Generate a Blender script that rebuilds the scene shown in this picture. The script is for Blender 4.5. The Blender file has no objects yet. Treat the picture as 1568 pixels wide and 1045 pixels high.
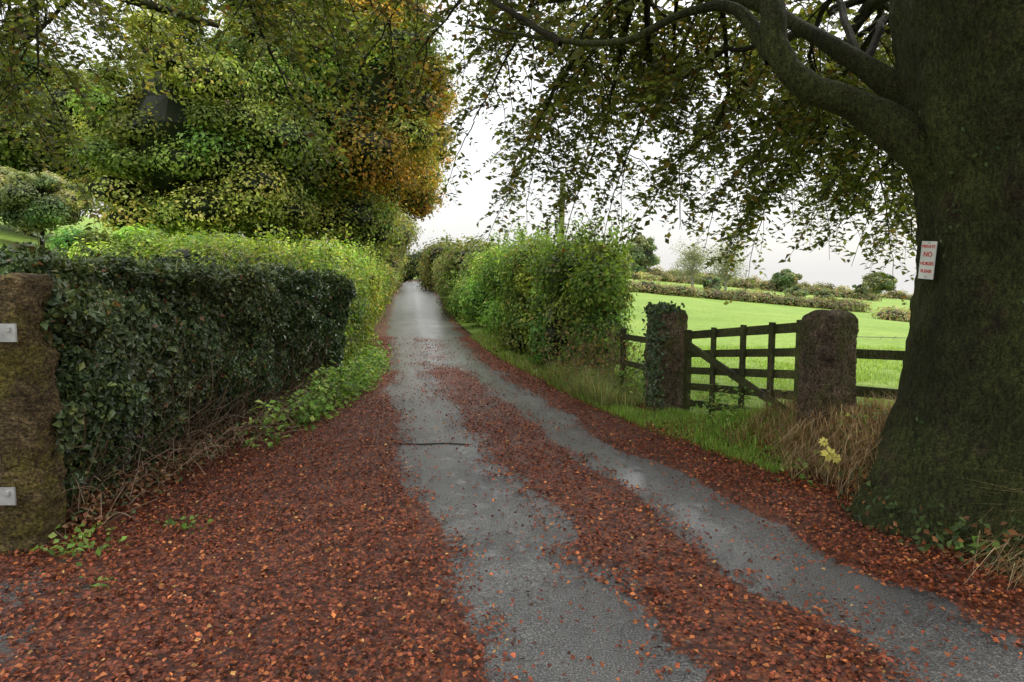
import bpy, math
import numpy as np
from mathutils import Vector
rng=np.random.default_rng(7)
U=rng.uniform
# ------------------------------------------------------------------ helpers
def nrm(a):
    return a/np.maximum(np.linalg.norm(a,axis=-1,keepdims=True),1e-9)
def sm(a,b,x):
    t=np.clip((x-a)/(b-a),0,1); return t*t*(3-2*t)
_dirs=nrm(np.random.default_rng(3).normal(size=(10,3))); _ph=np.random.default_rng(4).uniform(0,6.28,10)
def fn(P,s=1.0):
    P=np.asarray(P,float)*s; o=np.zeros(P.shape[:-1])
    for i in range(10):
        f=1+0.45*i
        o=o+np.sin(P@_dirs[i]*f*2+_ph[i]+0.8*np.sin(P@_dirs[(i+3)%10]*f+_ph[i-1]))/(1+0.35*i)
    return o/3.0
class Acc:
    def __init__(s): s.V=[];s.F=[];s.C=[];s.M=[];s.n=0
    def add(s,V,F,C,m=0):
        V=np.asarray(V,float).reshape(-1,3);F=np.asarray(F,int).reshape(-1,4)
        C=np.asarray(C,float)
        if C.ndim==1: C=np.tile(C,(len(F),1))
        s.V.append(V);s.F.append(F+s.n);s.C.append(C);s.M.append(np.full(len(F),m));s.n+=len(V)
    def build(s,name,mats,smooth_mats=(),parent=None):
        V=np.concatenate(s.V);F=np.concatenate(s.F);C=np.concatenate(s.C);M=np.concatenate(s.M)
        me=bpy.data.meshes.new(name)
        me.vertices.add(len(V));me.vertices.foreach_set('co',V.astype(np.float32).ravel())
        me.loops.add(len(F)*4);me.loops.foreach_set('vertex_index',F.astype(np.int32).ravel())
        me.polygons.add(len(F))
        me.polygons.foreach_set('loop_start',np.arange(0,len(F)*4,4,dtype=np.int32))
        me.polygons.foreach_set('material_index',M.astype(np.int32))
        me.polygons.foreach_set('use_smooth',np.isin(M,list(smooth_mats)))
        for m in mats: me.materials.append(m)
        at=me.attributes.new('col','FLOAT_COLOR','FACE')
        at.data.foreach_set('color',np.concatenate([C,np.ones((len(C),1))],1).astype(np.float32).ravel())
        me.update(calc_edges=True)
        ob=bpy.data.objects.new(name,me);bpy.context.scene.collection.objects.link(ob)
        if parent: ob.parent=parent
        return ob
def pal(n,cols,w=None,jit=.3,tint=None):
    cols=np.array(cols,float)
    i=rng.choice(len(cols),n,p=None if w is None else np.array(w)/sum(w))
    c=cols[i]*np.exp(rng.normal(0,jit,(n,1)))
    if tint is not None: c=c*tint
    return np.clip(c,0,.9)
def leaves(acc,P,N,size,col,m=0,asp=.6,fold=.12,T=None):
    n=len(P)
    N=nrm(N)
    if T is None: T=rng.normal(size=(n,3))
    T=nrm(T-N*np.sum(T*N,1,keepdims=True)); B=np.cross(N,T)
    L=np.broadcast_to(size,(n,)).reshape(n,1)
    V=np.stack([P,P+T*.45*L+B*.5*asp*L+N*fold*L,P+T*L-N*fold*.6*L,P+T*.45*L-B*.5*asp*L+N*fold*L],1)
    acc.add(V.reshape(-1,3),np.arange(4*n).reshape(n,4),col,m)
def blades(acc,P,h,w,col,m=0,lean=.5,droop=.5):
    n=len(P);a=U(0,6.28,n);D=np.stack([np.cos(a),np.sin(a),0*a],1);S=np.stack([-np.sin(a),np.cos(a),0*a],1)
    h=np.broadcast_to(h,(n,)).reshape(n,1);w=np.broadcast_to(w,(n,)).reshape(n,1)*.5
    l=U(.1,1,(n,1))*lean;up=np.array([0,0,1.])
    p1=P+up*h*.6+D*h*l*.4; p2=P+up*h*(1-droop*l*.6)+D*h*l
    V=np.stack([P-S*w,P+S*w,p1+S*w*.8,p1-S*w*.8,p2+S*w*.15,p2-S*w*.15],1).reshape(-1,3)
    b=np.arange(n)[:,None]*6
    F=np.concatenate([b+[0,1,2,3],b+[3,2,4,5]],0)
    acc.add(V,F,np.concatenate([col,col],0),m)
def tube(acc,path,rad,col,m=0,k=6,wob=0):
    path=np.asarray(path,float);n=len(path);rad=np.broadcast_to(rad,(n,))
    t=nrm(np.gradient(path,axis=0))
    ref=np.array([0,0,1.]) if abs(t[:,2]).mean()<.8 else np.array([1.,0,0])
    a=nrm(np.cross(t,ref));b=np.cross(t,a)
    th=np.linspace(0,2*np.pi,k,endpoint=False)
    V=path[:,None]+rad[:,None,None]*(np.cos(th)[None,:,None]*a[:,None]+np.sin(th)[None,:,None]*b[:,None])
    if wob:
        nn=fn(V,3.0)+.5*fn(V,8.); V=path[:,None]+(V-path[:,None])*(1+wob*nn[...,None])
    i=np.arange(n-1)[:,None]*k;j=np.arange(k)[None];j2=(j+1)%k
    F=np.stack([i+j,i+j2,i+k+j2,i+k+j],-1).reshape(-1,4)
    acc.add(V.reshape(-1,3),F,col,m)
def catm(pts,n=24):
    pts=np.array(pts,float);P=np.vstack([2*pts[0]-pts[1],pts,2*pts[-1]-pts[-2]])
    out=[]
    for i in range(len(pts)-1):
        for t in np.linspace(0,1,n,endpoint=False):
            p0,p1,p2,p3=P[i:i+4]
            out.append(.5*((2*p1)+(-p0+p2)*t+(2*p0-5*p1+4*p2-p3)*t*t+(-p0+3*p1-3*p2+p3)*t**3))
    out.append(pts[-1]);return np.array(out)
def box(acc,p,q,w,h,col,m=0,up=(0,0,1)):
    p=np.array(p,float);q=np.array(q,float);t=nrm(q-p);u=np.array(up,float)
    s=nrm(np.cross(t,u));u=np.cross(s,t)
    V=[e+s*a*w/2+u*b*h/2 for e in (p,q) for a,b in((-1,-1),(1,-1),(1,1),(-1,1))]
    F=[[0,1,2,3],[7,6,5,4],[0,4,5,1],[1,5,6,2],[2,6,7,3],[3,7,4,0]]
    acc.add(V,F,col,m)
def cubesphere(k=7):
    g=np.linspace(-1,1,k);V=[];F=[];o=0
    for ax in range(3):
        for s in(-1,1):
            a,b=np.meshgrid(g,g,indexing='ij');c=np.full_like(a,s)
            v=[None]*3;v[ax]=c;v[(ax+1)%3]=a;v[(ax+2)%3]=b
            V.append(np.stack(v,-1).reshape(-1,3))
            i,j=np.meshgrid(np.arange(k-1),np.arange(k-1),indexing='ij');q=(i*k+j).ravel()+o
            F.append(np.stack([q,q+k,q+k+1,q+1],1));o+=k*k
    return nrm(np.concatenate(V)),np.concatenate(F)
CS=cubesphere()
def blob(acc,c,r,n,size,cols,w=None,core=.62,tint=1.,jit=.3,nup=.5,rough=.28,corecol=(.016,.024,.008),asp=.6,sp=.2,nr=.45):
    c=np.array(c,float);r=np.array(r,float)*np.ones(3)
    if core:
        V,F=CS;V2=c+V*r*core*(1+rough*fn(V*2+c,1.0))[:,None];acc.add(V2,F,np.array(corecol),0)  # dark solid core: the shade between leaves is put into its colour
    d=nrm(rng.normal(size=(n,3)))
    P=c+d*r*(1+rough*fn(d*2+c,1.0)+.16*fn(d*6+c,1.))[:,None]*(1+rng.normal(0,sp,(n,1))*np.where(U(0,1,(n,1))<.6,-1,1)*.8-.05)
    N=nrm(d/r*r.min())+rng.normal(0,nr,(n,3))+np.array([0,0,nup])
    leaves(acc,P,N,size*U(.6,1.3,n),pal(n,cols,w,jit,tint),0,asp=asp)
# ------------------------------------------------------------------ materials
def newmat(name):
    m=bpy.data.materials.new(name);m.use_nodes=True;nt=m.node_tree;nt.nodes.clear();return m,nt
def N_(nt,t,**k):
    n=nt.nodes.new(t)
    for a,b in k.items():
        if hasattr(n,a): setattr(n,a,b)
    return n
def L_(nt,a,b): nt.links.new(a,b)
def ramp(nt,fac,stops):
    r=nt.nodes.new('ShaderNodeValToRGB');cr=r.color_ramp
    while len(cr.elements)<len(stops): cr.elements.new(.5)
    for e,(p,c) in zip(cr.elements,stops):
        e.position=p;e.color=(*c,1) if len(c)==3 else c
    L_(nt,fac,r.inputs[0]);return r.outputs[0]
def noise(nt,vec,scale,detail=4,rough=.55):
    n=nt.nodes.new('ShaderNodeTexNoise');n.inputs['Scale'].default_value=scale;n.inputs['Detail'].default_value=detail;n.inputs['Roughness'].default_value=rough
    L_(nt,vec,n.inputs['Vector']);return n.outputs['Fac']
def math_(nt,op,a,b=None,clamp=False):
    n=nt.nodes.new('ShaderNodeMath');n.operation=op;n.use_clamp=clamp
    for i,v in enumerate((a,b)):
        if v is None: continue
        if isinstance(v,(int,float)): n.inputs[i].default_value=v
        else: L_(nt,v,n.inputs[i])
    return n.outputs[0]
def mix(nt,f,a,b,mode='MIX'):
    n=nt.nodes.new('ShaderNodeMix');n.data_type='RGBA';n.blend_type=mode
    for s,v in((n.inputs[0],f),(n.inputs[6],a),(n.inputs[7],b)):
        if isinstance(v,(int,float)): s.default_value=v
        elif isinstance(v,tuple): s.default_value=(*v,1)
        else: L_(nt,v,s)
    return n.outputs[2]
def bsdf(nt,col,rough=.6,spec=.4,bump=None,bs=.5,bd=.02,metal=0,coat=None,coatr=.15):
    p=nt.nodes.new('ShaderNodeBsdfPrincipled')
    for k,v in(('Base Color',col),('Roughness',rough),('Specular IOR Level',spec),('Metallic',metal),('Coat Weight',coat),('Coat Roughness',coatr)):
        if v is None: continue
        if isinstance(v,(int,float)): p.inputs[k].default_value=v
        elif isinstance(v,tuple): p.inputs[k].default_value=(*v,1)
        else: L_(nt,v,p.inputs[k])
    if bump is not None:
        b=nt.nodes.new('ShaderNodeBump');b.inputs['Strength'].default_value=bs;b.inputs['Distance'].default_value=bd
        L_(nt,bump,b.inputs['Height']);L_(nt,b.outputs[0],p.inputs['Normal'])
    return p.outputs[0]
def out(nt,s):
    o=nt.nodes.new('ShaderNodeOutputMaterial');L_(nt,s,o.inputs[0])
def leafmat(name,rough=.5,spec=.3,trans=.35):
    m,nt=newmat(name);a=N_(nt,'ShaderNodeAttribute',attribute_name='col')
    s=bsdf(nt,a.outputs['Color'],rough,spec)
    t=nt.nodes.new('ShaderNodeBsdfTranslucent');c=mix(nt,1.,a.outputs['Color'],(1.6,1.6,.7),'MULTIPLY');L_(nt,c,t.inputs[0])
    x=nt.nodes.new('ShaderNodeMixShader');x.inputs[0].default_value=trans;L_(nt,s,x.inputs[1]);L_(nt,t.outputs[0],x.inputs[2]);out(nt,x.outputs[0]);return m
M_leaf=leafmat('leaf');M_gloss=leafmat('ivy_leaf',.32,.45,.12);M_litter=leafmat('fallen_leaf',.5,.35,.05);M_grass=leafmat('grass_blade',.5,.3,.3)
def objco(nt):
    g=nt.nodes.new('ShaderNodeTexCoord');return g.outputs['Object']
def barkmat(name,c1,c2,moss,mossamt,sc=1.,bs=.8,zs=.3,bd=.06,c3=(.3,1.6)):
    m,nt=newmat(name);co=objco(nt)
    mp=nt.nodes.new('ShaderNodeMapping');mp.inputs['Scale'].default_value=(1,1,zs);L_(nt,co,mp.inputs[0])
    n1=noise(nt,mp.outputs[0],14*sc,8,.65);n2=noise(nt,co,3*sc,9,.75);n3=noise(nt,co,70*sc,4,.7);n4=noise(nt,co,1.6,5);n5=noise(nt,mp.outputs[0],45*sc,6,.7)
    c=ramp(nt,n1,[(.3,c1),(.7,c2)])
    c=mix(nt,ramp(nt,n2,[(.55-mossamt*.3,(0,0,0)),(.66-mossamt*.3,(1,1,1))]),c,moss)
    c=mix(nt,1.,c,ramp(nt,n3,[(.35,(c3[0],)*3),(.65,(c3[1],)*3)]),'MULTIPLY')
    c=mix(nt,1.,c,ramp(nt,n5,[(.38,(.45,.45,.45)),(.6,(1.25,1.25,1.25))]),'MULTIPLY')
    c=mix(nt,1.,c,ramp(nt,n4,[(.3,(.5,.5,.5)),(.7,(1.4,1.35,1.25))]),'MULTIPLY')
    h=math_(nt,'ADD',n1,math_(nt,'ADD',math_(nt,'MULTIPLY',n3,.3),math_(nt,'MULTIPLY',n5,.5)))
    out(nt,bsdf(nt,c,.8,.25,h,bs,bd));return m
M_bark=barkmat('bark',(.014,.011,.007),(.09,.062,.038),(.052,.062,.017),.62,1.,1.,.35,.06)
M_bark2=barkmat('twig_bark',(.02,.015,.01),(.06,.045,.03),(.03,.035,.012),.3)
M_stone=barkmat('mossy_stone',(.06,.042,.03),(.30,.215,.15),(.13,.125,.045),.25,1.,1.,.8)
M_stoneY=barkmat('yellow_mossy_stone',(.05,.035,.02),(.29,.21,.10),(.20,.17,.04),.25,.8,1.,2.0,.1)
M_wood=barkmat('mossy_wood',(.025,.02,.012),(.10,.08,.05),(.07,.08,.025),.6,1.5,.5)
def plain(name,c,rough=.5,metal=0,nz=20):
    m,nt=newmat(name);co=objco(nt);n=noise(nt,co,nz,5)
    cc=mix(nt,1.,c,ramp(nt,n,[(.3,(.7,.7,.7)),(.7,(1.1,1.1,1.1))]),'MULTIPLY');out(nt,bsdf(nt,cc,rough,.4,n,.2,.01,metal));return m
# ------------------------------------------------------------------ lane layout (world metres)
Yk=[-4,0,2.54,3.36,4.53,6.09,8.28,11.9,21,56,140]
def curve(vals,ys=Yk):
    ys=np.array(ys,float);vals=np.array(vals,float)
    def f(y):
        y=np.asarray(y,float);o=0
        for k in np.linspace(-1,1,7): o=o+np.interp(y+k*(.5+.1*np.abs(y)),ys,vals)
        return o/7
    return f
A=curve([1.8,.55,-.06,-.28,-.64,-1.02,-1.44,-2.11,-3.75,-9.2,-21.5])
B=curve([2.7,1.45,.79,.51,.16,-.26,-.84,-1.6,-3.05,-8.2,-20.5])
C=curve([3.5,2.2,1.55,1.30,.90,.50,-.05,-.98,-2.65,-7.6,-19.8])
D=curve([4.2,2.9,2.3,1.95,1.5,1.02,.43,-.45,-1.95,-6.5,-18.5])
E=curve([4.8,3.3,3.0,2.74,2.54,2.27,2.05,1.73,1.14,.6,-.2,-1.8,-6.2,-18.2],[-4,0,2.5,3.5,4.18,4.96,5.55,6,7.5,9.5,12.3,21,56,140])
F=curve([-3.2,-3.0,-2.85,-2.7,-2.3,-2.1,-2.2,-2.5,-3.9,-9.4,-21.8],[-4,2,4,5.9,7.5,9,10.5,13,21,56,140])
def H(x,y):
    x=np.asarray(x,float);y=np.asarray(y,float);d=x-E(y);d2=F(y)-x
    h=.40*sm(.05,.55,d)*(1-sm(1.9,3.2,d))*(1-sm(5.4,7.4,y))
    h=h+.05*sm(.05,.8,d)*(1-sm(3,6,d))
    s=sm(4,25,d)
    h=h-30*np.tanh(.1*np.maximum(x-9,0)/30)*s+s*.042*(np.clip(y,64,150)-64)-s*.07*np.maximum(y-150,0)
    h=h+22*np.tanh(.25*np.maximum(d2-5,0)/22)
    return h
# ------------------------------------------------------------------ ground
gx=np.concatenate([-8-np.geomspace(.2,1500,45)[::-1],np.arange(-8,9.01,.15),9.1+np.geomspace(.2,1500,45)])
gy=np.concatenate([-6-np.geomspace(.3,300,14)[::-1],np.arange(-6,17.01,.15),17.1+np.geomspace(.2,2500,100)])
X,Y=np.meshgrid(gx,gy,indexing='ij');Z=H(X,Y)
P=np.stack([X,Y,Z],-1)
dd=X-E(Y);P[...,2]+=np.where((dd>.3),.04*fn(P,1.2)*sm(.3,.8,dd),0)
nx,ny=X.shape;i,j=np.meshgrid(np.arange(nx-1),np.arange(ny-1),indexing='ij');q=(i*ny+j).ravel()
g=Acc();g.add(P,np.stack([q,q+ny,q+ny+1,q+1],1),(0,0,0),0)
def groundmat():
    m,nt=newmat('field_grass_and_soil');co=objco(nt)
    a=N_(nt,'ShaderNodeAttribute',attribute_name='grass')
    n1=noise(nt,co,.25,5);n2=noise(nt,co,6,5);n3=noise(nt,co,50,3)
    gr=ramp(nt,n1,[(.35,(.175,.275,.045)),(.55,(.22,.325,.058)),(.7,(.28,.36,.078))])
    gr=mix(nt,1.,gr,ramp(nt,n2,[(.3,(.72,.76,.7)),(.7,(1.12,1.1,1.05))]),'MULTIPLY')
    gr=mix(nt,1.,gr,ramp(nt,n3,[(.3,(.75,.75,.75)),(.7,(1.15,1.15,1.15))]),'MULTIPLY')
    so=ramp(nt,n3,[(.3,(.02,.013,.008)),(.5,(.05,.026,.014)),(.7,(.10,.04,.02))])
    f=math_(nt,'ADD',a.outputs['Fac'],math_(nt,'MULTIPLY',math_(nt,'SUBTRACT',n2,.5),.8))
    f=ramp(nt,f,[(.4,(0,0,0)),(.6,(1,1,1))])
    c=mix(nt,f,so,gr);out(nt,bsdf(nt,c,.85,.2,n3,.6,.03));return m
og=g.build('ground',[groundmat()],(0,))
gr=sm(.9,1.5,dd)*sm(5.8,7,Y)+sm(3.5,4.5,dd)+sm(.1,.3,dd)*(1-sm(.9,1.5,dd))*sm(5.3,6,Y)*.8+sm(4,6,F(Y)-X)
at=og.data.attributes.new('grass','FLOAT','POINT');at.data.foreach_set('value',np.clip(gr,0,1).astype(np.float32).ravel())
# ------------------------------------------------------------------ lane
ly=np.concatenate([np.arange(-4,16,.07),np.geomspace(16,140,160)])
Lf=np.where(ly<4.0,np.interp(ly,[3.3,4.0],[-8,F(4.)-.4]),F(ly)-.4)
Rt=E(ly)+.12
uu=np.linspace(0,1,120)
X=Lf[:,None]+(Rt-Lf)[:,None]*uu[None];Y=np.repeat(ly[:,None],120,1)
def leafden(x,y,s0=.10):
    a,b,c,d,e=A(y),B(y),C(y),D(y),E(y);s=s0+.004*y
    q=np.stack([x,y,0*x],-1);wv=.11*fn(q,1.1)+.08*fn(q,3.0)
    xx=x+wv
    left=1-sm(a-s,a+s,xx)
    near=1-sm(.2,1.1,np.abs(x+2.5)*.7+np.abs(y-2.8)*.8)
    left=left*(1-.5*near*(.9+.5*fn(q,2.)))*(1-sm(12,22,y)*.35)
    s2=.12+s0
    cen=sm(b-s2,b+s2,xx)*(1-sm(c-s,c+s,xx))*(1-sm(10,13.5,y)*.75)*(.80+.25*fn(q,.9))
    rt=sm(d-s,d+s,xx)*(1-sm(12,20,y)*.3)
    return np.clip(left+np.clip(cen,0,1)+rt,0,1)
m_=leafden(X,Y)
cen=(sm(B(Y)-.2,B(Y)+.3,X)*(1-sm(C(Y)-.3,C(Y)+.2,X)))
Zl=.010+.018*cen+.006*(1+fn(np.stack([X,Y,0*X],-1),1.2))
l=Acc();nyy=120;i,j=np.meshgrid(np.arange(len(ly)-1),np.arange(nyy-1),indexing='ij');q=(i*nyy+j).ravel()
l.add(np.stack([X,Y,Zl],-1),np.stack([q,q+1,q+nyy+1,q+nyy],1),(0,0,0),0)
def lanemat():
    m,nt=newmat('wet_asphalt_with_leaves');co=objco(nt)
    a=N_(nt,'ShaderNodeAttribute',attribute_name='leaf').outputs['Fac'];w=N_(nt,'ShaderNodeAttribute',attribute_name='wet').outputs['Fac']
    n1=noise(nt,co,2.2,5);n2=noise(nt,co,16,4,.7);nf=noise(nt,co,110,3,.7);nb=noise(nt,co,1.1,7,.65);np_=noise(nt,co,6,9,.75)
    v=nt.nodes.new('ShaderNodeTexVoronoi');v.inputs['Scale'].default_value=42;L_(nt,co,v.inputs['Vector'])
    sep=nt.nodes.new('ShaderNodeSeparateColor');L_(nt,v.outputs['Color'],sep.inputs[0])
    lc=ramp(nt,sep.outputs[0],[(0,(.05,.015,.008)),(.35,(.12,.031,.015)),(.7,(.20,.05,.020)),(1,(.32,.10,.03))])
    lc=mix(nt,1.,lc,ramp(nt,v.outputs['Distance'],[(.2,(1,1,1)),(.75,(.35,.35,.35))]),'MULTIPLY')
    f=math_(nt,'ADD',a,math_(nt,'MULTIPLY',math_(nt,'SUBTRACT',n1,.5),.9))
    f=math_(nt,'ADD',f,math_(nt,'MULTIPLY',math_(nt,'SUBTRACT',n2,.5),1.1))
    f=ramp(nt,f,[(.52,(0,0,0)),(.6,(1,1,1))])
    ac=ramp(nt,nf,[(.32,(.026,.026,.027)),(.5,(.085,.084,.083)),(.64,(.26,.26,.245))])
    ac=mix(nt,1.,ac,ramp(nt,nb,[(.3,(.55,.55,.56)),(.7,(1.25,1.23,1.2))]),'MULTIPLY')
    c=mix(nt,f,ac,lc)
    wp=ramp(nt,math_(nt,'ADD',np_,math_(nt,'MULTIPLY',w,.20)),[(.52,(0,0,0)),(.70,(1,1,1))])
    r=mix(nt,f,(.45,.45,.45),(.6,.6,.6))
    cw=math_(nt,'MULTIPLY',math_(nt,'ADD',math_(nt,'MULTIPLY',wp,.8),.04),math_(nt,'SUBTRACT',1.0,math_(nt,'MULTIPLY',f,.8)))
    h=math_(nt,'ADD',math_(nt,'MULTIPLY',nf,.6),math_(nt,'MULTIPLY',math_(nt,'MULTIPLY',f,sep.outputs[1]),1.2))
    out(nt,bsdf(nt,c,r,.55,h,.7,.012,coat=cw,coatr=.22));return m
ol=l.build('country_lane',[lanemat()],(0,))
at=ol.data.attributes.new('leaf','FLOAT','POINT');at.data.foreach_set('value',m_.astype(np.float32).ravel())
wet=1.5*np.exp(-((X-(C(Y)+.16))/.13)**2)+.6*np.exp(-((X-(A(Y)+.3))/.25)**2)*sm(5,8,Y)+sm(9,13,Y)*1.2
at=ol.data.attributes.new('wet','FLOAT','POINT');at.data.foreach_set('value',np.clip(wet,0,1.5).astype(np.float32).ravel())
# fallen leaves
n=430000
y=1.2+(17-1.2)*U(0,1,n)**1.5;x=U(-6,4.2,n)
dn=leafden(x,y,.22)
q=np.stack([x,y,0*x],1)
pn=fn(q,2.0)*.3+fn(q+[0,0,5],7.0)*.3
pr=np.clip(dn+pn*(dn>.1)*1.2-.02,0,1)*.88+.045+.10*np.clip(fn(q,1.6),0,1)
keep=(U(0,1,n)<pr)&(x>np.where(y<4.,-6,F(y)-.5))&(x<E(y)+.6)
x=x[keep];y=y[keep];n=len(x)
z=.030+U(0,.018,n)+np.maximum(H(x,y),0)
fl=Acc();Nn=np.array([0,0,1.])+rng.normal(0,.36,(n,3))
LIT=[(.155,.038,.018),(.23,.056,.020),(.08,.026,.014),(.37,.118,.034),(.44,.24,.075)]
leaves(fl,np.stack([x,y,z],1),Nn,U(.012,.034,n),pal(n,LIT,[4,4,3,1.6,.22],.3),0,asp=.75,fold=.12)
n=9000;y=U(1.5,10,n);x=E(y)+np.abs(rng.normal(.1,.35,n));z=H(x,y)+.02
leaves(fl,np.stack([x,y,z],1),np.array([-.4,0,1.])+rng.normal(0,.4,(n,3)),U(.02,.045,n),pal(n,LIT,[4,4,3,2,.3],.3),0)
fl.build('fallen_leaves',[M_litter])
dr=Acc();pp=catm([(-1.06,6.26,.021),(-.85,6.24,.022),(-.62,6.27,.022),(-.40,6.22,.022)],8)
for a,b in zip(pp[:-1],pp[1:]): box(dr,a,b,U(.012,.022),.012,(.1,.1,.1),0)
dr.build('road_crack',[plain('dark_joint',(.03,.03,.03),.6)])
# ------------------------------------------------------------------ beech trees overhanging
CAN=[(.105,.125,.03),(.145,.16,.038),(.07,.09,.023),(.20,.15,.04),(.15,.08,.03)];CW=[4,3,2.5,1.0,.4]
def spray(acc,S,dirn,ln,lsz,cols=CAN,w=CW):
    dirn=nrm(dirn);n=9;t=np.linspace(0,1,n)[:,None]
    path=S+dirn*ln*t+np.array([0,0,-1.])*ln*U(.2,.65)*t**2
    path=path+np.cumsum(rng.normal(0,.012,(n,3)),0)
    tube(acc,path,np.linspace(.009,.003,n),(.03,.022,.015),1,3)
    side=nrm(np.cross(dirn,[0,0,1.]));k=max(6,int(ln/.09))
    Ps=[];Ts=[]
    for a in range(k):
        tt=.12+.88*a/k;f=tt*(n-1);i=int(f);p=path[i]*(1-(f-i))+path[min(i+1,n-1)]*(f-i)
        sg=1 if a%2 else -1;tl=U(.22,.5)*(1-.35*tt)
        d=nrm(side*sg*U(.6,1)+dirn*.7+np.array([0,0,U(-.7,.05)])+rng.normal(0,.15,3))
        m=int(tl/.04)+1;s=np.linspace(.1,1,m)[:,None]
        q=p+d*tl*s+np.array([0,0,-.12])*tl*s**2
        tube(acc,q[[0,-1]] if m>1 else np.stack([p,p+d*tl]),[.003,.0015],(.03,.022,.015),1,3)
        sd=nrm(np.cross(d,[0,0,1.]));alt=np.where(np.arange(m)%2,1,-1)[:,None]
        Ps.append(q);Ts.append(d*.7+sd*alt*.8+rng.normal(0,.2,(m,3)))
    P=np.concatenate(Ps);T=np.concatenate(Ts);m=len(P)
    leaves(acc,P,np.array([0,-.15,1.])+rng.normal(0,.55,(m,3)),lsz*U(.65,1.2,m),pal(m,cols,w,.3,np.exp(rng.normal(0,.2))),0,asp=.66,T=T)
def bough(acc,p0,tip,r0,arch=.5,lsz=.09,dens=1.,start=.3):
    p0=np.array(p0,float);tip=np.array(tip,float);ln=np.linalg.norm(tip-p0)
    m1=p0+(tip-p0)*.35+np.array([0,0,arch])+rng.normal(0,.15,3);m2=p0+(tip-p0)*.72+np.array([0,0,arch*.75])+rng.normal(0,.2,3)
    path=catm([p0,m1,m2,tip],8);path+=np.cumsum(rng.normal(0,.012,path.shape),0);n=len(path)
    tube(acc,path,r0*(1-.9*np.linspace(0,1,n))+.004,(.04,.03,.02),1,6)
    s=start*ln
    fwd=np.gradient(path,axis=0)
    while s<ln:
        t=s/ln;i=min(int(t*(n-1)),n-1);d=nrm(fwd[i]);side=nrm(np.cross(d,[0,0,1.]))*(1 if U(0,1)<.5 else -1)
        v=d*U(.3,.9)+side*U(.3,1)+np.array([0,0,U(-.45,.15)])
        spray(acc,path[i],v,U(.6,1.35)*(1.1-.35*t),lsz)
        s+=.20/dens
    spray(acc,path[-1],fwd[-1],U(.6,1),lsz)
bt=Acc()
nz=110;na=110;zz=np.concatenate([np.linspace(-.2,4.5,nz-10),np.linspace(4.7,8.5,10)]);th=np.linspace(0,2*np.pi,na,endpoint=False)
R=np.interp(zz,[-.2,.3,.6,1.0,1.6,2.1,2.6,3.3,4.5,8.5],[1.18,.93,.80,.73,.69,.71,.80,.88,.8,.35])
R=np.convolve(np.pad(R,3,mode='edge'),np.ones(7)/7,'valid')
cx=np.interp(zz,[0,1.6,2.6,3.6,8.5],[3.32,3.30,3.26,3.2,3.3])
TH,ZZ=np.meshgrid(th,zz);RR=R[:,None]*(1+.05*np.sin(3*TH+.6*ZZ+.5)+.035*np.sin(5*TH-1.1*ZZ)+.018*np.sin(11*TH+1.3*ZZ)+(.10*np.sin(6*TH+1)*np.exp(-np.maximum(ZZ-.1,0)*1.8)))
V=np.stack([cx[:,None]+RR*np.cos(TH),4.22+RR*np.sin(TH),ZZ],-1);V+=(.03*fn(V,3.)+.022*fn(V,8.)+.012*fn(V*[1,1,.5],18.))[...,None]*np.stack([np.cos(TH),np.sin(TH),0*TH],-1)
i=np.arange(nz-1)[:,None]*na;j=np.arange(na)[None];bt.add(V.reshape(-1,3),np.stack([i+j,i+(j+1)%na,i+na+(j+1)%na,i+na+j],-1).reshape(-1,4),(.04,.03,.02),2)
def limb(acc,pts,r,m=2,k=16):
    p=catm(pts,10);tube(acc,p,np.interp(np.linspace(0,1,len(p)),np.linspace(0,1,len(r)),r),(.04,.03,.02),m,k,wob=.14);return p
l1=limb(bt,[(3.05,4.3,1.75),(2.66,4.35,2.28),(2.22,4.45,2.64),(1.88,4.5,2.80),(1.70,4.55,3.05),(1.66,4.7,3.5),(1.3,5.3,4.2),(.8,6.2,4.9)],[.26,.15,.10,.085,.08,.08,.07,.04],k=24)
l2=limb(bt,[(2.95,4.5,2.5),(2.4,4.8,3.0),(2.1,5.1,3.35),(1.8,5.6,3.75),(1.2,6.5,4.2),(.4,7.6,4.5)],[.15,.07,.055,.05,.04,.03])
l3=limb(bt,[(1.70,4.6,3.0),(1.50,4.8,3.38),(1.20,5.0,3.42),(.85,5.3,3.34),(.4,5.8,3.5),(-.4,6.6,3.9)],[.06,.04,.032,.028,.02,.01],k=8)
l4=limb(bt,[(3.2,4.8,3.0),(3.4,5.8,3.8),(3.6,7.0,4.3),(3.9,8.5,4.2)],[.22,.12,.08,.03])
l5=limb(bt,[(3,4,4),(1.5,3.2,5.2),(-.5,3.0,6.0),(-2.5,3.5,6.2)],[.3,.2,.12,.05])
a1,a2,a3,a4,a5,a6,a7,a8=(1.3,5.3,4.2),(1.2,6.5,4.2),(3.4,5.8,3.8),(3.6,7,4.3),(.8,6.2,4.9),(.4,5.8,3.5),(-.5,3,6),(2.4,4.8,3.)
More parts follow.
